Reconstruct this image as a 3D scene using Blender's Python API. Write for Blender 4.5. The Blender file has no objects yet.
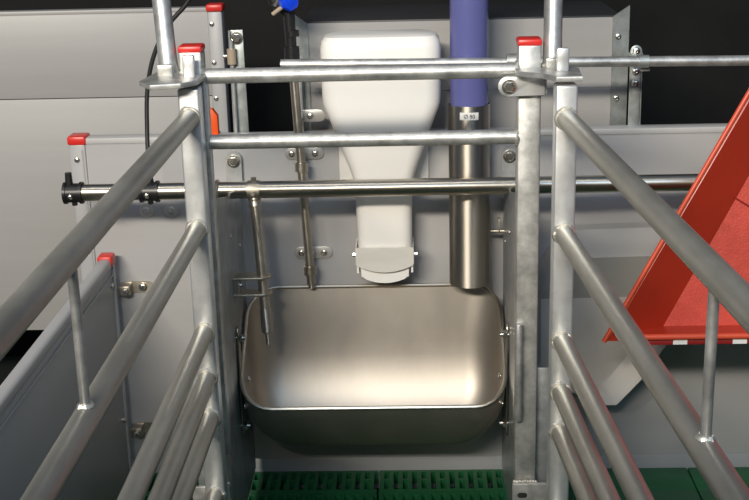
import bpy, bmesh, math, random
from mathutils import Vector, Matrix
random.seed(7)
S = bpy.context.scene
COL = S.collection
PI = math.pi

# ------------------------------------------------------------------ camera
cam = bpy.data.cameras.new('camera')
cam.sensor_width = 36.0
cam.lens = 60.08
cam.clip_start = 0.02
co = bpy.data.objects.new('camera', cam)
COL.objects.link(co)
R0 = Vector((0.99938, 0.02563, -0.02397))      # camera right
R1 = Vector((0.01549, 0.29076, 0.95667))       # camera up
R2 = Vector((-0.03149, 0.95645, -0.29019))     # view direction
mw = Matrix((( R0.x, R1.x, -R2.x, 0.092), (R0.y, R1.y, -R2.y, -2.209), (R0.z, R1.z, -R2.z, 1.3823), (0, 0, 0, 1)))
co.matrix_world = mw
S.camera = co

# ------------------------------------------------------------------ light
w = bpy.data.worlds.new('hall'); S.world = w; w.use_nodes = True
bg = w.node_tree.nodes['Background']
bg.inputs[0].default_value = (0.58, 0.75, 1.0, 1); bg.inputs[1].default_value = 0.19

def area(name, loc, target, sx, sy, power, col):
    l = bpy.data.lights.new(name, 'AREA'); l.shape = 'RECTANGLE'; l.size = sx; l.size_y = sy
    l.energy = power; l.color = col
    o = bpy.data.objects.new(name, l); COL.objects.link(o)
    o.location = loc
    o.rotation_euler = (Vector(target) - Vector(loc)).to_track_quat('-Z', 'Y').to_euler()
    return o
area('hall_strip_lamp', (-1.3, -4.4, 3.12), (0, .4, .7), 2.2, .28, 290, (1.0, .92, .79))
area('ceiling_strip_lamp', (-.3, -.9, 3.6), (0, .3, .5), 3.0, .35, 16, (1.0, .95, .88))
area('blue_fill', (.9, -3.9, 3.7), (0, .4, .6), 3.2, 1.6, 45, (.50, .72, 1.0))  # added bluish fill for the shadows, source unseen
S.view_settings.view_transform = 'Standard'; S.view_settings.look = 'None'
S.view_settings.gamma = 1.0; S.view_settings.use_curve_mapping = False
S.view_settings.exposure = 0.16

# ------------------------------------------------------------------ materials
MATS = {}
def mat(name, col, metal=0.0, rough=0.5, var=0.0, vscale=12.0, stretch=(1, 1, 1), bump=0.0, bscale=80.0, aniso=0.0, axis='X', dark=None, trans=0.0, spec=.5, rvar=0.0):
    m = bpy.data.materials.new(name); m.use_nodes = True
    nt = m.node_tree; b = nt.nodes['Principled BSDF']
    b.inputs['Base Color'].default_value = (*col, 1)
    b.inputs['Metallic'].default_value = metal
    b.inputs['Roughness'].default_value = rough
    b.inputs['Specular IOR Level'].default_value = spec
    if trans: b.inputs['Transmission Weight'].default_value = trans
    if aniso:
        b.inputs['Anisotropic'].default_value = aniso
        tg = nt.nodes.new('ShaderNodeTangent'); tg.direction_type = 'RADIAL'; tg.axis = axis
        nt.links.new(tg.outputs[0], b.inputs['Tangent']); b.inputs['Anisotropic Rotation'].default_value = .25
    tc = nt.nodes.new('ShaderNodeTexCoord'); mp = nt.nodes.new('ShaderNodeMapping')
    mp.inputs['Scale'].default_value = stretch
    nt.links.new(tc.outputs['Object'], mp.inputs[0])
    if var or rvar:
        n = nt.nodes.new('ShaderNodeTexNoise'); n.inputs['Scale'].default_value = vscale
        n.inputs['Detail'].default_value = 6; n.inputs['Roughness'].default_value = .65
        nt.links.new(mp.outputs[0], n.inputs['Vector'])
        if var:
            r = nt.nodes.new('ShaderNodeValToRGB')
            d = dark if dark else tuple(c * (1 - var) for c in col)
            u = tuple(min(1, c * (1 + var * .6)) for c in col)
            r.color_ramp.elements[0].position = .32; r.color_ramp.elements[0].color = (*d, 1)
            r.color_ramp.elements[1].position = .68; r.color_ramp.elements[1].color = (*u, 1)
            nt.links.new(n.outputs['Fac'], r.inputs[0]); nt.links.new(r.outputs[0], b.inputs['Base Color'])
        if rvar:
            mr = nt.nodes.new('ShaderNodeMapRange')
            mr.inputs['To Min'].default_value = rough - rvar; mr.inputs['To Max'].default_value = rough + rvar
            nt.links.new(n.outputs['Fac'], mr.inputs[0]); nt.links.new(mr.outputs[0], b.inputs['Roughness'])
    if bump:
        n2 = nt.nodes.new('ShaderNodeTexNoise'); n2.inputs['Scale'].default_value = bscale; n2.inputs['Detail'].default_value = 3
        nt.links.new(mp.outputs[0], n2.inputs['Vector'])
        bp = nt.nodes.new('ShaderNodeBump'); bp.inputs['Strength'].default_value = bump; bp.inputs['Distance'].default_value = .002
        nt.links.new(n2.outputs['Fac'], bp.inputs['Height']); nt.links.new(bp.outputs[0], b.inputs['Normal'])
    MATS[name] = m
    return m
mat('galv', (.55, .55, .53), metal=.75, rough=.42, var=.36, vscale=26, rvar=.12, bump=.12, bscale=60)
mat('galv_rail', (.42, .41, .37), metal=.75, rough=.44, var=.25, vscale=16, stretch=(1, .25, 1), rvar=.1, bump=.1, bscale=50)
mat('galv_sheet', (.45, .47, .48), metal=.75, rough=.38, var=.3, vscale=30, rvar=.12)
mat('galv_spangle', (.42, .45, .44), metal=.7, rough=.4, var=.35, vscale=18, rvar=.1)
mat('bright_zinc', (.72, .73, .73), metal=.75, rough=.38, var=.15, vscale=20, rvar=.08)
mat('weld', (.66, .64, .58), metal=.8, rough=.42, bump=.5, bscale=160)
mat('stainless', (.52, .48, .41), metal=1, rough=.30, aniso=.3, axis='X', var=.08, vscale=30, stretch=(.15, 1, 1))
mat('stainless_dull', (.52, .47, .39), metal=.95, rough=.36, aniso=.6, axis='Z', var=.2, vscale=30, rvar=.08)
mat('stainless_dark', (.50, .46, .40), metal=1, rough=.45, aniso=.9, axis='Z', var=.15, vscale=10, stretch=(1, 1, .2))
mat('trough_steel', (.45, .41, .36), metal=1, rough=.50, var=.10, vscale=9, stretch=(1, 1, .4), rvar=.05)
mat('band_steel', (.82, .79, .73), metal=.25, rough=.3, var=.1, vscale=20, stretch=(.2, 1, 1))
mat('bracket_steel', (.60, .58, .55), metal=.5, rough=.35, var=.1)
mat('screw', (.70, .68, .62), metal=1, rough=.25)
mat('pvc', (.36, .35, .34), rough=.42, var=.05, vscale=5, stretch=(.12, 1, 3), bump=.03, bscale=90)
mat('pvc_wall', (.37, .365, .365), rough=.40, var=.04, vscale=5, stretch=(.12, 1, 3))
mat('pvc_profile', (.36, .36, .365), rough=.38, var=.05, vscale=8)
mat('pvc_light', (.46, .455, .45), rough=.4, var=.04)
mat('pvc_side', (.30, .31, .32), rough=.4, var=.06, vscale=6, stretch=(1, .12, 3))
mat('red_cap', (.62, .028, .022), rough=.35)
mat('red_tray', (.44, .038, .016), rough=.36, var=.10, vscale=6, bump=.05, bscale=200)
mat('red_grain', (.56, .075, .052), rough=.42, var=.12, vscale=40, bump=.6, bscale=260)
mat('red_rim', (.60, .075, .032), rough=.38)
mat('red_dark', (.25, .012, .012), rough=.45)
mat('orange', (.85, .10, .015), rough=.4)
mat('white_plastic', (.80, .78, .74), rough=.32, spec=.5)
mat('white_label', (.80, .80, .78), rough=.5)
mat('ink', (.02, .02, .02), rough=.6)
mat('blue_valve', (.006, .06, .75), rough=.25)
mat('black_plastic', (.012, .012, .013), rough=.38)
mat('rubber', (.014, .014, .015), rough=.5)
mat('backdrop', (.010, .010, .010), rough=.75, var=.4, vscale=3, spec=.2)  # near-black colour stands in for the unlit hall
mat('cabinet_top', (.028, .028, .031), rough=.5)
mat('green', (.008, .105, .034), rough=.45, var=.18, vscale=14, bump=.05)
mat('pit', (.008, .012, .009), rough=.9)
mat('shade_wall', (.36, .29, .20), rough=.6)  # for the added light blocker, brown to bounce warm light low down
mat('hood', (.40, .385, .36), rough=.45, var=.06, vscale=6)
mat('tan', (.42, .33, .24), rough=.5)
# blue transparent plastic hose
m = mat('blue_tube', (.17, .18, .46), rough=.22, trans=.35, spec=.5)

# ------------------------------------------------------------------ mesh helpers
def V(*a): return Vector(a)
def box(bm, x0, x1, y0, y1, z0, z1, bev=0.0, seg=2):
    r = bmesh.ops.create_cube(bm, size=1.0)
    vs = r['verts']
    for v in vs:
        v.co = Vector(((x0 + x1) / 2 + v.co.x * (x1 - x0), (y0 + y1) / 2 + v.co.y * (y1 - y0), (z0 + z1) / 2 + v.co.z * (z1 - z0)))
    if bev:
        es = list({e for v in vs for e in v.link_edges})
        bmesh.ops.bevel(bm, geom=es, offset=bev, segments=seg, affect='EDGES', profile=.5)
    return bm
def nb(): return bmesh.new()
def bxm(*a, **k): return box(nb(), *a, **k)
def frames(pts):
    n = len(pts); out = []
    t0 = (pts[1] - pts[0]).normalized()
    up = Vector((0, 0, 1)) if abs(t0.z) < .9 else Vector((0, -1, 0))
    a = (up - t0 * up.dot(t0)).normalized()
    for i in range(n):
        t = (pts[min(i + 1, n - 1)] - pts[max(i - 1, 0)]).normalized()
        a = (a - t * a.dot(t)).normalized()
        out.append((a, t.cross(a)))
    return out
def tube(bm, pts, r, n=20, inner=None):
    """swept round bar or (with inner) hollow pipe"""
    if n > 8: n = max(n, 16)
    pts = [Vector(p) for p in pts]; fr = frames(pts)
    rs = r if isinstance(r, (list, tuple)) else [r] * len(pts)
    def rings(rr):
        R = []
        for p, (a, b), q in zip(pts, fr, rr):
            R.append([bm.verts.new(p + (a * math.cos(2 * PI * k / n) + b * math.sin(2 * PI * k / n)) * q) for k in range(n)])
        return R
    O = rings(rs)
    for i in range(len(O) - 1):
        for k in range(n):
            bm.faces.new((O[i][k], O[i][(k + 1) % n], O[i + 1][(k + 1) % n], O[i + 1][k]))
    if inner:
        I = rings([q - inner for q in rs])
        for i in range(len(I) - 1):
            for k in range(n):
                bm.faces.new((I[i][k], I[i + 1][k], I[i + 1][(k + 1) % n], I[i][(k + 1) % n]))
        for e in (0, -1):
            for k in range(n):
                bm.faces.new((O[e][k], O[e][(k + 1) % n], I[e][(k + 1) % n], I[e][k]))
    else:
        bm.faces.new(O[0]); bm.faces.new(O[-1])
    return bm
def prism(bm, poly, axis, a0, a1, bev=0.0):
    """polygon (2D) extruded along axis; 2D coordinates are the two other axes in order"""
    def P(u, v, w):
        return {'x': (w, u, v), 'y': (u, w, v), 'z': (u, v, w)}[axis]
    A = [bm.verts.new(P(u, v, a0)) for u, v in poly]; B = [bm.verts.new(P(u, v, a1)) for u, v in poly]
    n = len(poly); fs = [bm.faces.new(A), bm.faces.new(B)]
    for i in range(n): fs.append(bm.faces.new((A[i], A[(i + 1) % n], B[(i + 1) % n], B[i])))
    if bev:
        es = list({e for f in fs[:2] for e in f.edges})
        bmesh.ops.bevel(bm, geom=es, offset=bev, segments=2, affect='EDGES', profile=.5)
    return bm
def obround(cx, cy, hl, r, ang=0, n=8):
    out = []
    for s, b in ((1, -PI / 2), (-1, PI / 2)):
        for k in range(n + 1):
            t = b + PI * k / n
            x, y = s * hl + r * math.cos(t), r * math.sin(t)
            out.append((cx + x * math.cos(ang) - y * math.sin(ang), cy + x * math.sin(ang) + y * math.cos(ang)))
    return out
def rrect(cx, cy, hx, hy, r, n=6):
    out = []
    r = max(.0005, min(r, hx * .999, hy * .999))
    for sx, sy, b in ((1, 1, 0), (-1, 1, PI / 2), (-1, -1, PI), (1, -1, 3 * PI / 2)):
        for k in range(n + 1):
            t = b + PI / 2 * k / n
            out.append((cx + sx * (hx - r) + r * math.cos(t), cy + sy * (hy - r) + r * math.sin(t)))
    return out
def loft(bm, rings, cap0=True, cap1=True):
    R = [[bm.verts.new(p) for p in ring] for ring in rings]; n = len(R[0])
    for i in range(len(R) - 1):
        for k in range(n):
            bm.faces.new((R[i][k], R[i][(k + 1) % n], R[i + 1][(k + 1) % n], R[i + 1][k]))
    if cap0: bm.faces.new(R[0])
    if cap1: bm.faces.new(R[-1])
    return bm
def torus(bm, c, axis, R, r, n=20, m=8, jit=0.0, squash=(1, 1)):
    ax = Vector(axis).normalized(); up = Vector((0, 0, 1)) if abs(ax.z) < .9 else Vector((1, 0, 0))
    a = (up - ax * up.dot(ax)).normalized(); b = ax.cross(a); c = Vector(c); G = []
    for i in range(n):
        t = 2 * PI * i / n; d = a * math.cos(t) * squash[0] + b * math.sin(t) * squash[1]; rr = r * (1 + random.uniform(-jit, jit))
        G.append([bm.verts.new(c + d * R + (d * math.cos(2 * PI * k / m) + ax * math.sin(2 * PI * k / m)) * rr) for k in range(m)])
    for i in range(n):
        for k in range(m):
            bm.faces.new((G[i][k], G[(i + 1) % n][k], G[(i + 1) % n][(k + 1) % m], G[i][(k + 1) % m]))
    return bm
def finish(bm, name, material, ang=28):
    bmesh.ops.recalc_face_normals(bm, faces=bm.faces)
    me = bpy.data.meshes.new(name); bm.to_mesh(me); bm.free()
    for p in me.polygons: p.use_smooth = True
    me.set_sharp_from_angle(angle=math.radians(ang))
    me.materials.append(MATS[material])
    return me
LOC = {}
def thing(name, label, cat, loc, group=None, kind=None):
    o = bpy.data.objects.new(name, None); COL.objects.link(o); o.empty_display_size = .05
    o.location = loc; LOC[o.name] = Vector(loc)
    if label: o['label'] = label
    if cat: o['category'] = cat
    if group: o['group'] = group
    if kind: o['kind'] = kind
    return o
def part(name, bm, material, parent, label=None, kind=None):
    """mesh in world coordinates, stored relative to the base of its thing"""
    base = LOC[parent.name]
    for v in bm.verts: v.co -= base
    o = bpy.data.objects.new(name, finish(bm, name, material)); COL.objects.link(o)
    o.parent = parent; LOC[o.name] = base
    if label: o['label'] = label
    if kind: o['kind'] = kind
    return o
def put(name, me, loc, parent, rot=(0, 0, 0), scale=1.0, label=None):
    """shared mesh placed at a world point"""
    o = bpy.data.objects.new(name, me); COL.objects.link(o); o.parent = parent
    o.location = Vector(loc) - LOC[parent.name]; o.rotation_euler = rot; o.scale = (scale,) * 3
    LOC[o.name] = Vector(loc)
    if label: o['label'] = label
    return o
def solo(name, bm, material, label, cat, kind=None, group=None):
    c = Vector((sum(v.co.x for v in bm.verts), sum(v.co.y for v in bm.verts), 0)) / max(1, len(bm.verts))
    c.z = min(v.co.z for v in bm.verts)
    for v in bm.verts: v.co -= c
    o = bpy.data.objects.new(name, finish(bm, name, material)); COL.objects.link(o); o.location = c; LOC[o.name] = c
    if label: o['label'] = label
    if cat: o['category'] = cat
    if kind: o['kind'] = kind
    if group: o['group'] = group
    return o
# shared small hardware: heads point to -Y, origin on the mounting face
def head_mesh(r, h, material, name):
    bm = nb(); n = 16
    prof = [(r, 0), (r, -h * .35), (r * .8, -h * .8), (r * .4, -h), (r * .28, -h), (r * .22, -h * .7)]
    loft(bm, [[(q * math.cos(2 * PI * k / n), y, q * math.sin(2 * PI * k / n)) for k in range(n)] for q, y in prof])
    return finish(bm, name, material)
RIVET = head_mesh(.0065, .005, 'screw', 'rivet')
def bolt_mesh():
    bm = nb(); n = 20
    loft(bm, [[(q * math.cos(2 * PI * k / n), y, q * math.sin(2 * PI * k / n)) for k in range(n)] for q, y in ((.0125, 0), (.0125, -.0025), (.0085, -.0028))])
    loft(bm, [[(q * math.cos(2 * PI * k / 6), y, q * math.sin(2 * PI * k / 6)) for k in range(6)] for q, y in ((.009, -.002), (.009, -.008), (.007, -.010))])
    return finish(bm, 'bolt', 'screw')
BOLT = bolt_mesh()
def washer_mesh():
    bm = nb(); n = 24
    loft(bm, [[(q * math.cos(2 * PI * k / n), y, q * math.sin(2 * PI * k / n)) for k in range(n)] for q, y in ((.0170, 0), (.0170, -.002), (.0085, -.0025), (.008, -.005), (.005, -.0065), (.0025, -.0065), (.002, -.005))])
    return finish(bm, 'washer_screw', 'bracket_steel')
WASHER = washer_mesh()

# ================================================================== setting
# black sheet in place of the hall's darkness, and dark slab
b = bxm(-3.5, 3.5, 1.6, 1.66, -.15, 3.2); o = solo('wall_rear', b, 'backdrop', 'black backdrop standing in for darkness behind the pen walls', None, 'structure')
b = bxm(-3.5, 3.5, -3.2, 1.66, -.20, -.12); o = solo('floor_base', b, 'pit', 'dark pit under the green slatted floor', None, 'structure'); o.name = 'floor_pit'

# unseen wall added behind the viewer to shade the lower scene
b = bxm(-3.5, 3.5, -2.86, -2.80, -.15, 2.02); o = solo('wall_shade', b, 'shade_wall', 'unseen brown wall added behind the viewer as a light blocker', None, 'structure')

# grey plastic pen wall behind the trough
YW = .52
wl = thing('wall_back', 'grey plastic pen wall behind the trough', None, (0, YW, 0), kind='structure')
part('wall_board', bxm(-.642, 2.2, YW, YW + .035, .030, .815, bev=.002), 'pvc_wall', wl)
part('top_profile', bxm(-.642, 2.2, YW - .003, YW + .038, .812, .826, bev=.003), 'pvc_light', wl)
part('base_profile', bxm(-.642, 2.2, YW - .001, YW + .043, -.05, .033, bev=.003), 'pvc_side', wl)
bm = bxm(-.676, -.640, YW - .005, YW + .040, -.05, .812, bev=.003)
ep = part('end_profile', bm, 'pvc_profile', wl)
part('end_groove', bxm(-.648, -.645, YW - .0065, YW - .004, 0, .80), 'pvc', wl)
bm = bxm(-.679, -.637, YW - .008, YW + .043, .811, .831, bev=.005)
part('end_cap', bm, 'red_cap', wl, 'red plastic end cap')
for z in (.778, .615, .43, .25): put('rivet', RIVET, (-.660, YW - .005, z), wl)
for x in (-.514, -.457): put('washer_screw', WASHER, (x, YW, .657), wl)

# green plastic floor: slatted tiles in the crate, closed tiles beside it
fl = thing('floor', 'green plastic slatted floor', None, (0, 0, 0), kind='structure')
def slat_tile(x0, x1, y0, y1, ribs):
    bm = nb(); t = .004
    box(bm, x0 + .001, x1 - .001, y0 + .001, y0 + .011, -.03, 0)
    box(bm, x0 + .001, x1 - .001, y1 - .011, y1 - .001, -.03, 0)
    n = int(round((x1 - x0) / .0222)); p = (x1 - x0) / n
    for i in range(n):
        xa = x0 + p * i + .003
        box(bm, xa, xa + .0105, y0 + .011, y1 - .011, -.03, 0)
    for k, y in enumerate(ribs):
        if k % 2 == 0: box(bm, x0 + .003, x1 - .003, y - .005, y + .005, -.028, -.0008)
        else:
            for i in range(0, n - 1, 2):
                xa = x0 + p * i + .003
                box(bm, xa + .0105, xa + p, y - .004, y + .004, -.028, -.001)
    return bm
TY = [(.412, .5185), (.010, .408), (-.39, .006), (-.79, -.394), (-1.19, -.794), (-1.59, -1.194)]
for x0, x1 in ((-.80, -.402), (-.400, -.002), (0, .398)):
    for y0, y1 in TY:
        ribs = [r * .0622 + .41 for r in range(-40, 3)]
        ribs = sorted([r for r in ribs if y0 + .02 < r < y1 - .02], reverse=True)
        if y0 > .4: ribs = [y0, .472]
        part('slatted_tile', slat_tile(x0, x1, y0, y1, ribs), 'green', fl)
for x0, x1 in ((.402, .735), (.738, 1.14), (1.143, 1.54)):
    for y0, y1 in TY:
        part('closed_tile', bxm(x0, x1, y0 - (.004 if y0 > .4 else 0), y1, -.03, 0, bev=.0025), 'green', fl)

# big pen panel further back on the left
YP = .90
pn = thing('partition_panel', 'large grey back partition panel with red corner cap at upper left', 'panel', (-.9, YP, -.12))
part('board', bxm(-2.4, -.408, YP, YP + .035, .852, 1.062, bev=.0015), 'pvc', pn)
part('board', bxm(-2.4, -.408, YP, YP + .035, .23, .850, bev=.0015), 'pvc', pn)
part('top_profile', bxm(-2.4, -.408, YP - .002, YP + .037, 1.060, 1.070, bev=.002), 'pvc', pn)
part('end_profile', bxm(-.408, -.372, YP - .006, YP + .041, .0, 1.060, bev=.004), 'pvc_profile', pn)
part('support_leg', bxm(-2.3, -2.24, YP, YP + .04, -.12, .24), 'pvc_profile', pn)
part('support_leg', bxm(-.405, -.375, YP, YP + .035, -.12, .24), 'pvc_profile', pn)
part('end_cap', bxm(-.411, -.369, YP - .009, YP + .044, 1.060, 1.078, bev=.005), 'red_cap', pn, 'red plastic end cap')
for z in (1.030, .935, .845, .76): put('rivet', RIVET, (-.398, YP - .006, z), pn)

# grey side partition on the left, running towards the viewer
sp = thing('partition_panel', 'low dark grey side partition with rounded top and red end cap at left', 'panel', (-.59, -.2, 0))
part('board', bxm(-.612, -.592, -1.5, .470, .012, .546, bev=.001), 'pvc_side', sp)
bm = nb()
prism(bm, rrect(-.602, .551, .014, .013, .009), 'y', -1.5, .478)
part('top_profile', bm, 'pvc_profile', sp)
part('lower_lip', bxm(-.591, -.5885, -1.5, .478, .520, .5235), 'pvc_profile', sp)
part('end_profile', bxm(-.618, -.587, .466, .482, .0, .548, bev=.003), 'pvc_profile', sp)
part('end_cap', bxm(-.619, -.585, .446, .488, .543, .570, bev=.006), 'red_cap', sp, 'red plastic end cap')
for z in (.50, .33, .17): put('rivet', RIVET, (-.592, .452, z), sp, rot=(0, 0, PI / 2))
part('bottom_profile', bxm(-.618, -.586, -1.5, .470, 0, .02, bev=.003), 'pvc_profile', sp)
for z in (.475, .12):
    bm = nb()
    prism(bm, obround(-.548, z, .026, .013), 'y', YW - .004, YW - .001)
    box(bm, -.587, -.560, .487, YW - .001, z - .011, z + .011, bev=.002)
    br = part('angle_bracket', bm, 'tan' if False else 'stainless_dull', sp)
    put('bolt', BOLT, (-.535, YW - .004, z), sp, scale=.8)
    put('bolt', BOLT, (-.571, .487, z - .002), sp, scale=.8)

# ================================================================== crate frame (fixed posts, crossbars, side plates)
fr = thing('crate_barrier', 'galvanised crate front barrier with crossbars and red capped posts around the trough', 'barrier', (0, .02, 0))
PL, PR = (-.320, -.279), (.281, .322)
for (x0, x1), lab in ((PL, 'left'), (PR, 'right')):
    ps = part('post', bxm(x0, x1, 0, .045, .0, 1.083, bev=.004), 'galv', fr)
    part('post_cap', bxm(x0 - .001, x1 + .001, -.001, .046, 1.081, 1.0935, bev=.004), 'red_cap', fr, 'red plastic post cap')
    xb = (x0 - .006, x1 + .028)
    part('foot_plate', bxm(x0 - (.030 if x0 < 0 else .005), x1 + (.030 if x0 > 0 else .003), -.012, -.004, .02, .236, bev=.002), 'galv', fr)
    part('foot_flange', bxm(x0 - .03, x1 + .03, -.05, .07, 0, .012, bev=.002), 'galv', fr)
    bm = nb()
    prism(bm, obround((x0 + x1) / 2 - .006, .212, .004, .0055), 'y', -.0128, -.0118)
    part('slot_hole', bm, 'ink', fr)
    bm = nb()
    for k in range(9):
        x = x0 + (x1 - x0) * k / 8
        bmesh.ops.create_icosphere(bm, subdivisions=1, radius=.0045 * random.uniform(.8, 1.2), matrix=Matrix.Translation((x, -.006, .238 + random.uniform(-.001, .001))))
    part('weld_bead', bm, 'weld', fr)
for z, r in ((1.038, .0138), (.918, .0134)):
    part('crossbar', tube(nb(), [(PL[1] - .004, .012, z), (-.1, .012, z), (.1, .012, z), (PR[0] + .004, .012, z)], r, 24), 'galv', fr)
    for x in (PL[1] + .001, PR[0] - .001):
        part('weld_bead', torus(nb(), (x, .012, z), (1, 0, 0), r + .001, .0035, 22, 6, .3), 'weld', fr)
# vertical round-edge strip on the left post
part('edge_strip', bxm(-.284, -.273, -.004, .030, .30, 1.045, bev=.004), 'galv', fr)
# clamp plate with bolt on the right post
bm = nb()
pts = [(.330, .995), (.330, 1.030), (.270, 1.030)]
pts = [(.327, .996), (.327, 1.031)] + [(.262 + .0175 * math.cos(t), 1.0135 + .0175 * math.sin(t)) for t in [PI / 2 + PI * k / 10 for k in range(11)]]
prism(bm, pts, 'y', -.016, -.006, bev=.0015)
cp = part('clamp_plate', bm, 'bright_zinc', fr)
put('bolt', BOLT, (.264, -.016, 1.0135), cp, scale=1.05)
part('clamp_rear', bxm(.272, .331, -.006, .0, .998, 1.029), 'bright_zinc', fr)
# latch rod beside right post
part('latch_rod', tube(nb(), [(.2855, -.010, .565), (.285, -.014, .55), (.285, -.014, .385), (.2855, -.010, .372)], .0075, 12), 'galv', fr)
# stiffener plate behind the right post and twin on the left
part('stiffener_plate', bxm(.322, .350, .020, .026, .02, .465, bev=.001), 'galv_sheet', fr)
part('stiffener_plate', bxm(-.342, -.314, .020, .026, .02, .465, bev=.001), 'galv_sheet', fr)
# side plates beside the trough
for s in (-1, 1):
    x0, x1 = (s * .292, s * .296) if s > 0 else (-.296, -.292)
    bm = nb()
    prism(bm, [(.045, .03), (.482, .03), (.482, .700), (.045, .800)], 'x', x0, x1)
    pl = part('side_plate', bm, 'galv_sheet', fr)
    # rear fixing flange with tab on the wall
    part('wall_flange', bxm(min(s * .294, s * .320), max(s * .294, s * .320), .478, .482, .06, .70), 'galv_sheet', fr)
    bm = nb()
    prism(bm, [(s * .307 - .017, .70), (s * .307 + .017, .70), (s * .307 + .017, .775)] + [(s * .307 + .017 * math.cos(t), .775 + .017 * math.sin(t)) for t in [PI * k / 8 for k in range(1, 8)]] + [(s * .307 - .017, .775)], 'y', YW - .012, YW - .005)
    box(bm, s * .307 - .017, s * .307 + .017, .479, YW - .006, .70, .706)
    tb = part('wall_tab', bm, 'bright_zinc', fr)
    put('bolt', BOLT, (s * .307, YW - .012, .770), tb, scale=1.15)
    for y, z in ((.12, .60), (.12, .30), (.30, .655), (.42, .60)):
        put('rivet', RIVET, (s * .292, y, z), pl, rot=(0, 0, -s * PI / 2), scale=.7)
    # folded front edge of the plate
    part('front_fold', bxm(min(s * .292, s * .300), max(s * .292, s * .300), .044, .052, .05, .798), 'galv', fr)
# small hook on right plate
bm = nb()
tube(bm, [(.292, .46, .612), (.262, .46, .612)], .004, 10)
box(bm, .2795, .2825, .452, .468, .605, .642, bev=.001)
part('hook_pin', bm, 'stainless_dull', fr)

# ================================================================== gates with side rails
def weld_ring(c, axis, r, parent):
    part('weld_bead', torus(nb(), c, axis, r, .0042, 20, 6, .3, (1.0, 1.0)), 'weld', parent)
RAILR = .0168
def gate(label, x0, x1, yf, zs, splay, zrod, yrod):
    g = thing('crate_gate', label, 'gate', ((x0 + x1) / 2, yf, 0))
    yb = yf + .040
    xc = (x0 + x1) / 2
    bm = bxm(x0, x1, yf, yb, .03, 1.028, bev=.005, seg=3)
    part('post', bm, 'bright_zinc', g)
    L = 1.75
    def P(d, z): return (xc + splay * d, yf + .004 - d, z)
    for z in zs:
        part('rail', tube(nb(), [P(0, z), P(.4, z), P(.8, z), P(L, z)], RAILR, 22), 'galv_rail', g)
        weld_ring((xc, yf, z), (0, 1, 0), RAILR, g)
    ye = yf - L
    part('rear_post', bxm(xc + splay * L - .019, xc + splay * L + .019, ye - .03, ye + .01, .0, 1.028, bev=.005), 'bright_zinc', g)
    a, b2 = P(yrod, zs[0] - RAILR + .003), P(yrod, zs[1] + RAILR - .003)
    part('strut', tube(nb(), [a, b2], .0062, 14), 'galv', g)
    weld_ring((b2[0], b2[1], b2[2] + .002), (0, 0, 1), .0065, g)
    part('foot', bxm(x0 - .004, x1 + .004, yf - .004, yb + .004, 0, .034, bev=.002), 'galv', g)
    return g
gl = gate('left crate gate of grey pipe rails in front of the side partition', -.315, -.277, -.062, (.977, .774, .577, .486, .405, .243), .0, 0, .81)
gr = gate('right crate gate of pipe rails splayed outward before the red tray', .336, .374, -.100, (.971, .766, .566, .467, .387, .225), .060, 0, .86)
# hinge plates and swing arms on top of the gates
def plate_poly(poly, z0, z1): return prism(nb(), poly, 'z', z0, z1, bev=.002)
part('hinge_plate', plate_poly([(-.378, -.070), (-.367, .030), (-.323, .045), (-.323, -.003), (-.272, -.003), (-.276, -.075), (-.300, -.105), (-.350, -.118)], 1.036, 1.045), 'galv', gl)
part('hinge_plate', plate_poly([(.274, -.040), (.274, -.003), (.324, -.003), (.324, .050), (.350, .065), (.386, -.015), (.380, -.108), (.336, -.108), (.318, -.070)], 1.035, 1.044), 'galv', gr)
def flared(p0, p1, r):
    p0, p1 = Vector(p0), Vector(p1)
    return tube(nb(), [p0, p0.lerp(p1, .06), p0.lerp(p1, .12), p0.lerp(p1, .4), p1], [r * 1.1, r * 1.02, r, r, r], 22)
part('swing_arm', flared((-.338, .0, 1.044), (-.380, .13, 1.46), .0165), 'galv', gl)
part('swing_arm', flared((.342, .012, 1.043), (.356, .13, 1.46), .0165), 'galv', gr)
for g, x, y in ((gl, -.296, -.035), (gr, .354, -.040)):
    part('stop_tab', bxm(x - .0105, x + .0105, y - .006, y + .006, 1.043, 1.083, bev=.003), 'bright_zinc', g)
bm = bxm(-.354, -.326, -.030, -.016, 1.044, 1.066, bev=.003); part('gusset', bm, 'galv', gl)
bm = bxm(.328, .352, -.016, -.004, 1.043, 1.062, bev=.003); part('gusset', bm, 'galv', gr)
for g, x, y in ((gl, -.338, 0), (gr, .342, .012)):
    weld_ring((x, y, 1.046), (0, 0, 1), .018, g)

# ================================================================== stainless trough
tr = thing('feed_trough', 'stainless steel feeding trough with rounded corners hung between the side plates', 'trough', (0, .35, .17))
HX, YR, YF, ZR, ZF, ZB = .283, .485, .222, .480, .297, .165
def ztop(y): return ZF + (ZR - ZF) * (y - YF) / (YR - YF)
def bowl_ring(v, off=0.0):
    cy, hy = (YR + YF) / 2, (YR - YF) / 2
    base = rrect(0, cy, HX, hy, .068, 8)
    out = []
    def cur(q, rh, rv): return rh * (1 - math.sqrt(max(0, 1 - ((rv - q) / rv) ** 2))) if q < rv else 0
    for i, (x, y) in enumerate(base):
        zt = ztop(y); z = zt + (ZB - zt) * v
        h = z - ZB; d = zt - z
        iy = min(.12 * d + cur(h, .10, .18) - cur(zt - ZB, .10, .18) * (1 - v), .124) - off
        ix = .03 * d + cur(h, .10, .125) - cur(zt - ZB, .10, .125) * (1 - v) - off
        rad = .068 + .012 * min(1, d / .1) - .045 * v ** 4
        q = rrect(0, cy, HX - ix, hy - iy, max(.006, min(rad, hy - iy - .001)), 8)[i]
        out.append((q[0], q[1], z - off * (1 if v > .9 else .5)))
    return out
vs = [0, .1, .2, .3, .4, .5, .56, .62, .68, .74, .79, .84, .88, .915, .945, .968, .985, .995, 1.0]
bm = nb()
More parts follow.
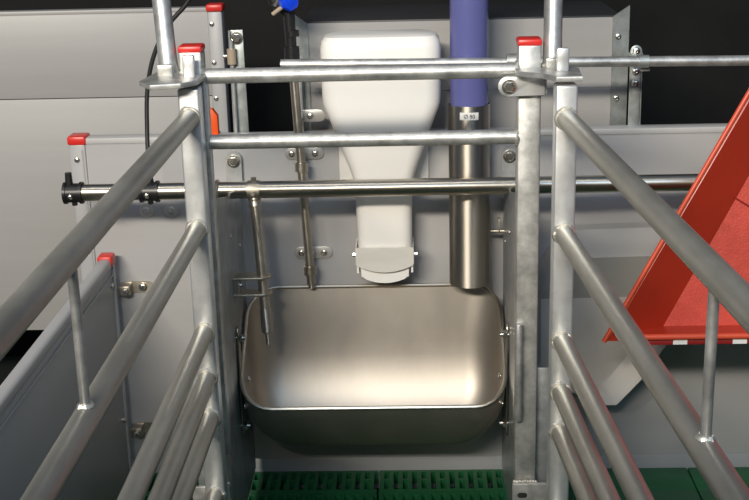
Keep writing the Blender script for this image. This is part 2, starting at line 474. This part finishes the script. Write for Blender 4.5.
inn = [bowl_ring(v) for v in vs]; out = [bowl_ring(v, .0025) for v in vs]
rings = list(reversed(out)) + inn
loft(bm, rings)
part('bowl', bm, 'trough_steel', tr)
bm = nb()
rim = [Vector(p) for p in bowl_ring(0, .0015)]
n = len(rim); m_ = 8; G = []
for i in range(n):
    t = (rim[(i + 1) % n] - rim[i - 1]).normalized(); a = Vector((0, -.57, .82)); a = (a - t * a.dot(t)).normalized(); b2 = t.cross(a)
    G.append([bm.verts.new(rim[i] + (a * math.cos(2 * PI * k / m_) + b2 * math.sin(2 * PI * k / m_)) * .0048) for k in range(m_)])
for i in range(n):
    for k in range(m_): bm.faces.new((G[i][k], G[(i + 1) % n][k], G[(i + 1) % n][(k + 1) % m_], G[i][(k + 1) % m_]))
part('rim', bm, 'stainless', tr)
for s in (-1, 1):
    bm = nb()
    prism(bm, [(y, z) for y, z in obround(.300, .325, .115, .016, PI / 2 - .02)], 'x', s * .2875 - .0012, s * .2875 + .0012)
    st = part('pivot_strap', bm, 'stainless', tr)
    for z in (.428, .222):
        bm = tube(nb(), [(s * .2925, .300, z), (s * .273, .300, z)], .0055, 12)
        tube(bm, [(s * .2862, .300, z), (s * .2795, .300, z)], .010, 6)
        part('pivot_bolt', bm, 'screw', st)
    for y, z in ((.262, .285), (.335, .318)):
        put('rivet', RIVET, (s * .2775, y, z), tr, rot=(0, 0, -s * PI / 2), scale=1.1)

# ================================================================== white feed dispenser
fd = thing('feed_dispenser', 'white plastic feed dispenser hopper above the steel trough', 'feeder', (.027, .47, .505))
bm = nb()
sec = [(.560, .0590, .428, .025), (.600, .0600, .425, .025), (.700, .0625, .424, .026), (.725, .0640, .423, .026), (.745, .0675, .421, .026), (.765, .0740, .418, .028),
       (.790, .0830, .413, .030), (.830, .0965, .407, .034), (.870, .1110, .402, .034), (.895, .1210, .400, .034), (.908, .1250, .400, .034), (.925, .1262, .400, .034), (1.026, .1272, .400, .034), (1.041, .1245, .404, .034), (1.050, .118, .412, .03), (1.054, .106, .424, .03)]
for_r = []
for z, hx, yf, r in sec:
    yb = .5195 if z < 1.045 else .5195 - (z - 1.04) * 1.0
    for_r.append([(x, y, z) for x, y in rrect(.028, (yf + yb) / 2, hx, (yb - yf) / 2, r, 6)])
loft(bm, for_r)
part('hopper', bm, 'white_plastic', fd)
part('back_plate', bxm(-.072, .128, .512, .5198, .700, .86, bev=.003), 'white_plastic', fd)
for x in (-.062, .118): put('screw', RIVET, (x, .512, .716), fd, scale=1.3)
bm = nb()
low = [(.0275 + .0625 * u, .549 - .016 * (1 - u * u)) for u in [-1 + .2 * k for k in range(11)]]
prism(bm, low + [(.090, .590), (-.035, .590)], 'y', .417, .4225)
box(bm, -.0365, -.034, .4175, .50, .552, .590); box(bm, .089, .0915, .4175, .50, .552, .590)
bd = part('steel_band', bm, 'band_steel', fd)
for s in (-1, 1):
    part('band_screw', tube(nb(), [(.0275 + s * .062, .45, .566), (.0275 + s * .072, .45, .566)], .0055, 8), 'screw', bd)
    bm = nb(); x = .0275 + s * .060
    prism(bm, [(.425, .560), (.50, .560), (.50, .530), (.455, .522), (.425, .530)], 'x', x - .0025, x + .0025, bev=.001)
    part('spout_cheek', bm, 'white_plastic', fd)
bm = nb()
poly = [(.0275 + .053 * u, .519 - .014 * (1 - u * u)) for u in [-1 + .2 * k for k in range(11)]] + [(.082, .555), (-.027, .555)]
prism(bm, poly, 'y', .428, .500, bev=.003)
part('spout_flap', bm, 'white_plastic', fd)

# ================================================================== feed tubes
TX, TYC = .2145, .432
bt = thing('feed_hose', 'translucent blue feed hose dropping into the steel tube', 'hose', (TX, TYC, .88))
part('hose_wall', tube(nb(), [(TX, TYC, .885), (TX, TYC, 1.1), (TX, TYC, 1.55)], .0405, 40, inner=.003), 'blue_tube', bt)
stt = thing('feed_tube', 'vertical stainless steel feed tube ending over the trough corner', 'tube', (TX, TYC, .503))
part('tube_wall', tube(nb(), [(TX, TYC, .503), (TX, TYC, .6), (TX, TYC, .8), (TX, TYC, .904)], .0445, 48, inner=.0018), 'stainless_dark', stt)
bm = nb(); a0, a1 = -PI / 2 - .50, -PI / 2 + .40; q = .0449; k_ = 8
for z0, z1 in ((.876, .892),):
    A = [[bm.verts.new((TX + q * math.cos(a0 + (a1 - a0) * k / k_), TYC + q * math.sin(a0 + (a1 - a0) * k / k_), z)) for k in range(k_ + 1)] for z in (z0, z1)]
    for k in range(k_): bm.faces.new((A[0][k], A[0][k + 1], A[1][k + 1], A[1][k]))
lb = part('size_sticker', bm, 'white_label', stt, 'small white size sticker')
cu = bpy.data.curves.new('size_text', 'FONT'); cu.body = '\u00d8 80'; cu.size = .0115; cu.align_x = 'CENTER'; cu.extrude = .0002
to = bpy.data.objects.new('size_text', cu); COL.objects.link(to)
bpy.context.view_layer.update()
me = bpy.data.meshes.new_from_object(to.evaluated_get(bpy.context.evaluated_depsgraph_get()))
bpy.data.objects.remove(to)
bm = nb(); bm.from_mesh(me)
for v in bm.verts:
    ang = -PI / 2 - .04 + v.co.x / .0442
    v.co = Vector((TX + (.0451 + v.co.z) * math.cos(ang), TYC + (.0451 + v.co.z) * math.sin(ang), .880 + v.co.y))
part('sticker_text', bm, 'ink', lb)
part('tube_saddle', bxm(TX - .02, TX + .02, TYC + .042, YW, .66, .69), 'stainless_dull', stt)

# ================================================================== water drop pipe with valve
YD = .462
dp = thing('water_pipe', 'thin steel water drop pipe with black fitting and blue valve', 'pipe', (-.140, YD, .485))
def dx(z): return -.1395 - (z - .474) * .0425
part('pipe', tube(nb(), [(dx(z), YD, z) for z in (.494, .6, .8, 1.02)], .0096, 18), 'stainless_dull', dp)
for z, w2, off in ((.552, .030, .006), (.783, .030, .004), (.868, .022, .022)):
    bm = nb(); prism(bm, obround(dx(z) + off, z, w2, .0135), 'y', YW - .005, YW - .001, bev=.001)
    if z < .86: tube(bm, [(dx(z), YD + .008, z), (dx(z), YW - .003, z)], .007, 10)
    else: tube(bm, [(dx(z) + .004, YD + .004, z), (dx(z) + .004, YW - .003, z)], .005, 10)
    pl = part('pipe_bracket', bm, 'bracket_steel', dp)
    for xx in ((dx(z) + off - w2 + .002, dx(z) + off + w2 - .006) if z < .86 else (dx(z) + off + w2 - .02,)):
        put('screw', RIVET, (xx, YW - .005, z), pl, scale=1.2)
for z in (.527, .765):
    bm = tube(nb(), [(dx(z), YD, z - .010), (dx(z), YD, z + .010)], .0142, 18)
    tube(bm, [(dx(z), YD - .012, z), (dx(z), YD - .018, z)], .004, 8)
    part('clamp_collar', bm, 'stainless_dull', dp)
part('end_nipple', tube(nb(), [(dx(.50), YD, .500), (dx(.485), YD, .485)], .0065, 10), 'stainless_dark', dp)
bm = nb()
tube(bm, [(dx(1.0), YD, 1.0), (dx(1.0), YD, 1.028)], .0165, 12)
tube(bm, [(dx(1.02), YD, 1.02), (-.163, YD, 1.045), (-.165, YD, 1.10), (-.168, YD, 1.13)], [.012, .012, .0125, .0135], 14)
tube(bm, [(-.160, YD, 1.050), (-.160, YD, 1.062)], .0155, 12)
ft = part('valve_body', bm, 'black_plastic', dp, 'black plastic valve body')
bm = tube(nb(), [(-.168, YD, 1.10), (-.195, YD - .005, 1.125), (-.212, YD, 1.20), (-.215, YD, 1.5)], .0125, 14)
tube(bm, [(-.192, YD - .004, 1.112), (-.165, YD + .006, 1.165)], .015, 12)
part('supply_hose', bm, 'rubber', dp)
bm = nb()
a, b2 = Vector((-.196, YD - .03, 1.100)), Vector((-.165, YD - .034, 1.122))
tube(bm, [a, b2], .0045, 10); part('valve_spindle', bm, 'tan', ft)
bm = nb()
n = 20; ax = Vector((.45, -.75, -.15)).normalized(); c = Vector((-.160, YD - .035, 1.127)); up = Vector((0, 0, 1)); a = (up - ax * up.dot(ax)).normalized(); b2 = ax.cross(a)
loft(bm, [[c + ax * h + (a * math.cos(2 * PI * k / n) + b2 * math.sin(2 * PI * k / n)) * (q * (1 + .06 * math.cos(6 * 2 * PI * k / n))) for k in range(n)] for h, q in ((-.016, .012), (-.012, .019), (.006, .020), (.013, .016), (.015, .007))])
part('valve_knob', bm, 'blue_valve', ft, 'round blue valve knob')

# ================================================================== long horizontal water pipe
YL = .342; ZL = .745
lp = thing('water_pipe', 'long thick stainless steel water pipe running horizontally above the trough', 'pipe', (0, YL, ZL - .017))
part('pipe', tube(nb(), [(-.642, YL, ZL), (-.3, YL, ZL), (.3, YL, ZL), (1.0, YL, ZL), (1.7, YL, ZL)], .0182, 28), 'stainless', lp)
for x, st_ in ((-.626, True), (-.464, False)):
    bm = nb()
    w2 = .020
    tube(bm, [(x - w2, YL, ZL), (x - w2 + .006, YL, ZL)], .0235, 20)
    tube(bm, [(x + w2 - .006, YL, ZL), (x + w2, YL, ZL)], .0235, 20)
    tube(bm, [(x - w2, YL, ZL), (x + w2, YL, ZL)], .0205, 20)
    if st_: tube(bm, [(x - .008, YL, ZL + .015), (x - .008, YL, ZL + .044)], [.0085, .007], 12)
    else: tube(bm, [(x + .002, YL, ZL + .015), (x + .001, YL, ZL + .040)], [.009, .007], 12)
    tube(bm, [(x, YL, ZL - .018), (x, YL, ZL - .027)], .006, 8)
    cl = part('pipe_clamp', bm, 'black_plastic', lp, 'black plastic pipe clamp')
    put('screw', RIVET, (x - .003, YL - .020, ZL - .004), cl, scale=.9)
part('collar_ring', torus(nb(), (-.320, YL, ZL), (1, 0, 0), .0195, .0045, 24, 8, 0), 'stainless_dull', lp)
for x in (1.35,):
    part('wall_standoff', bxm(x - .012, x + .012, YL + .015, YW, ZL - .012, ZL + .012), 'black_plastic', lp)

# drinker pipe hanging from it into the trough
dk = thing('drinker_pipe', 'steel drinker pipe with nipple clamped left inside the trough', 'pipe', (-.222, .29, .41))
A, B = Vector((-.242, YL - .006, ZL - .018)), Vector((-.2235, .294, .436))
def along(t): return A.lerp(B, t)
part('pipe', tube(nb(), [A, along(.3), along(.6), along(.93)], .0105, 18), 'stainless_dull', dk)
bm = nb()
tube(bm, [(-.243 - .013, YL, ZL), (-.243 + .013, YL, ZL)], .0205, 20, inner=.003)
tube(bm, [(-.243, YL, ZL - .016), along(.06)], .0135, 16)
tube(bm, [(-.243, YL, ZL + .018), (-.243, YL, ZL + .027)], .006, 8)
tube(bm, [(-.243, YL - .018, ZL - .003), (-.243, YL - .025, ZL - .003)], .005, 8)
part('saddle_clamp', bm, 'stainless_dull', dk)
part('nipple_body', tube(nb(), [along(.80), along(.82), along(.97), along(.98)], [.0115, .0125, .0125, .0105], 16), 'stainless_dark', dk)
part('nipple_pin', tube(nb(), [along(.97), along(1.0), along(1.07)], [.006, .006, .0055], 12), 'stainless_dark', dk)
bm = nb()
for t in (.565, .685):
    p = along(t)
    poly = [(-.2918, p.y - .022), (-.2918, p.y + .022)] + [(p.x + .019 * math.cos(a), p.y + .019 * math.sin(a)) for a in [PI / 2 - PI * k / 10 for k in range(11)]]
    prism(bm, poly, 'z', p.z - .0025, p.z + .0025, bev=.0008)
p1, p2 = along(.565), along(.685)
box(bm, -.2918, -.280, p1.y - .022, p1.y + .018, p2.z, p1.z)
part('pipe_bracket', bm, 'stainless_dull', dk)
put('bolt', BOLT, (-.280, p1.y, (p1.z + p2.z) / 2), dk, rot=(0, 0, PI / 2), scale=.7)

# ================================================================== upper rod behind the top crossbar
YU = .376
ur = thing('support_rod', 'thin galvanised rod running behind the top crossbar past the right bracket', 'rod', (.3, YU, .985))
def zu(x): return 1.0
part('rod', tube(nb(), [(-.178, YU, 1.003), (.1, YU, .9995), (.5, YU, .995), (1.3, YU, .986)], .0108, 20, inner=.002), 'galv', ur)
part('rod_sleeve', tube(nb(), [(.289, YU, 1.0), (.338, YU, .9995)], .0160, 20), 'galv', ur)

# brackets standing up behind the pen wall
b1 = thing('wall_bracket', 'perforated steel upright bracket clamping the rod right of the cabinet', 'bracket', (.60, .56, .55))
bm = nb()
zt = 1.003
prism(bm, [(.574, .55), (.600, .55), (.600, zt - .014)] + [(.587 + .013 * math.cos(t), zt - .014 + .014 * math.sin(t)) for t in [PI * k / 8 for k in range(1, 8)]] + [(.574, zt - .014)], 'y', .557, .561, bev=.001)
up_ = part('upright', bm, 'galv_spangle', b1)
part('upright_fold', bxm(.598, .6015, .557, .575, .55, .985), 'galv_spangle', b1)
bm = bxm(.566, .586, YU + .008, .558, .972, .988, bev=.002)
tube(bm, [(.560, YU, .994), (.580, YU, .994)], .0135, 18)
part('rod_clamp', bm, 'galv_spangle', b1)
for z in (.990, .945, .918): put('screw', RIVET, (.587, .557, z), up_, scale=1.3)
b2_ = thing('wall_bracket', 'zinc steel upright bracket with pin beside the large partition panel', 'bracket', (-.30, .58, .55))
bm = nb()
prism(bm, [(-.308, .55), (-.276, .55), (-.280, 1.052), (-.308, 1.052)], 'y', .577, .581, bev=.001)
u2 = part('upright', bm, 'galv_spangle', b2_)
part('upright_fold', bxm(-.311, -.308, .565, .581, .55, 1.052), 'galv_spangle', b2_)
put('bolt', BOLT, (-.294, .577, 1.034), u2, scale=1.1)
part('hinge_pin', tube(nb(), [(-.306, .567, .82), (-.306, .567, 1.03)], .0045, 10), 'bright_zinc', b2_)
bs = part('pin_bushing', tube(nb(), [(-.306, .567, .978), (-.306, .567, 1.012)], .0105, 14), 'tan', b2_)
part('bushing_screw', tube(nb(), [(-.316, .567, .996), (-.325, .567, .996)], .004, 8), 'screw', bs)

# ================================================================== grey cabinet behind the feeder
cb = thing('equipment_cabinet', 'wide grey cabinet with galvanised end strips behind the feed dispenser', 'cabinet', (.22, .7, .55))
part('front_panel', bxm(-.137, .545, .60, .606, .55, 1.060), 'pvc', cb)
part('lid', bxm(-.150, .560, .604, .93, 1.052, 1.064, bev=.002), 'cabinet_top', cb)
part('housing', bxm(-.150, .560, .606, .92, -.12, 1.048), 'cabinet_top', cb)
for xa, xb, s in ((-.172, -.137, -1), (.540, .576, 1)):
    bm = nb()
    if s > 0: poly = [(xa, .55), (xb, .55), (xb, 1.086), (xa, 1.062)]
    else: poly = [(xa, .55), (xb, .55), (xb, 1.060), (xa, 1.086)]
    prism(bm, poly, 'y', .594, .600)
    e_ = part('end_strip', bm, 'galv_spangle', cb)
    if s > 0:
        for z in (1.018, .88): put('screw', RIVET, (xa + .012, .594, z), e_, scale=1.1)
part('seam_strip', bxm(-.137, .540, .5985, .600, .905, .907), 'pvc_profile', cb)
# small galvanised angle left of it
part('corner_angle', bxm(-.176, -.152, .570, .596, .55, .985, bev=.002), 'galv_spangle', cb)

# orange stop block on top of the pen wall
bm = nb()
prism(bm, [(-.400, .8258), (-.341, .8258), (-.341, .868), (-.352, .884), (-.400, .884)], 'y', .530, .552, bev=.002)
solo('stop_block', bm, 'orange', 'orange plastic block on the pen wall half hidden behind left post', 'block')

# black cable down to the clamp
def bez(pts, sub=8):
    P = [Vector(p) for p in pts]; P = [P[0] * 2 - P[1]] + P + [P[-1] * 2 - P[-2]]; out = []
    for i in range(1, len(P) - 2):
        for k in range(sub):
            t = k / sub; a, b, c, d = P[i - 1], P[i], P[i + 1], P[i + 2]
            out.append(.5 * ((2 * b) + (c - a) * t + (2 * a - 5 * b + 4 * c - d) * t * t + (3 * b - a - 3 * c + d) * t ** 3))
    out.append(P[-2]); return out
bm = tube(nb(), bez([(-.30, YL + .03, 1.30), (-.33, YL + .03, 1.20), (-.360, YL + .03, 1.138), (-.406, YL + .03, 1.088), (-.440, YL + .03, 1.027), (-.459, YL + .03, .955), (-.464, YL + .02, .87), (-.463, YL, ZL + .038)]), .0047, 10)
solo('hose', bm, 'rubber', 'thin black hose curving down to the clamp on the long pipe', 'hose')

# ================================================================== red tray leaning at the right
ty = thing('piglet_tray', 'large red plastic tray with flared rim hanging behind the right gate', 'tray', (.95, .2, .46))
# outer trapezoid (X, Z) at the rim plane and inner floor, set further back
def tp(x, z, d): return (x, .135 + (z - .47) * .10 + d, z)
def tray_ring(bl, br_, tl, tr_, zb, zt, d): return [tp(bl, zb, d), tp(br_, zb, d), tp(tr_, zt, d), tp(tl, zt, d)]
bm = nb()
rim_o = tray_ring(.468, 1.50, .815, 1.16, .472, 1.10, .004)
rim_i = tray_ring(.482, 1.486, .820, 1.152, .484, 1.09, 0)
floor_i = tray_ring(.600, 1.38, .905, 1.08, .476, 1.05, .075)
floor_o = tray_ring(.596, 1.384, .903, 1.083, .472, 1.053, .079)
rim_b = tray_ring(.472, 1.496, .815, 1.158, .474, 1.098, .010)
loft(bm, [floor_i, rim_i, rim_o, rim_b, floor_o], cap0=False, cap1=True)
sh = part('tray_shell', bm, 'red_tray', ty)
bm = nb(); bm.faces.new([bm.verts.new((p[0], p[1] - .0006, p[2])) for p in floor_i])
bmesh.ops.solidify(bm, geom=bm.faces[:], thickness=-.0005) if False else None
part('tray_floor', bm, 'red_grain', ty, 'grained red tray floor')
bm = nb()
q0 = [Vector(tp(.468, .472, 0)), Vector(tp(.815, 1.10, 0))]
part('rim_bead', tube(nb(), [q0[0], q0[1]], .0048, 10), 'red_rim', ty)
part('rim_bead', tube(nb(), [tp(.500, .478, -.001), tp(.53, .481, -.001), tp(1.47, .481, -.001)], .0062, 10), 'red_rim', ty)
bm = nb()
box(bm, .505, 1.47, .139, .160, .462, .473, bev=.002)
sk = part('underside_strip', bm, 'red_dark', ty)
for k in range(8): part('slot_tab', bxm(.606 + k * .118, .634 + k * .118, .1375, .150, .4635, .4725), 'white_label', sk)
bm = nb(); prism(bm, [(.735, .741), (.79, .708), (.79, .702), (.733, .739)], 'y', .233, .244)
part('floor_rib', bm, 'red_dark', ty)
for x in (.93, 1.15):
    part('wall_arm', bxm(x - .015, x + .015, .235, YW - .003, .66, .69), 'galv', ty)

# octagonal grey hood hung on the wall below the tray
hd = thing('creep_hood', 'grey chamfered plastic hood on the wall under the red tray', 'hood', (.5, .45, .28))
outer = [(.429, .607), (.705, .612), (.745, .55), (.745, .45), (.638, .349), (.604, .291), (.542, .220), (.508, .220), (.345, .269), (.345, .47), (.408, .573)]
inner = [(.428, .563), (.670, .567), (.705, .53), (.705, .46), (.605, .380), (.576, .333), (.520, .262), (.502, .262), (.375, .309), (.375, .455), (.403, .531)]
bm = nb()
ring_b = [(x, YW - .002, z) for x, z in outer]
ring_o = [(x, .392 if 4 <= k <= 7 else .475, z) for k, (x, z) in enumerate(outer)]
ring_i = [(x, .405 + (.565 - z) * .4 if z > .45 else .449 - (.455 - z) * .15, z) for x, z in inner]
loft(bm, [ring_b, ring_o, ring_i], cap1=False)
bm.verts.ensure_lookup_table()
iv = bm.verts[-len(inner):]
bm.faces.new([iv[k] for k in (9, 10, 0, 1, 2, 3)]); bm.faces.new([iv[k] for k in (3, 4, 5, 6, 7, 8, 9)])
part('hood_shell', bm, 'hood', hd)
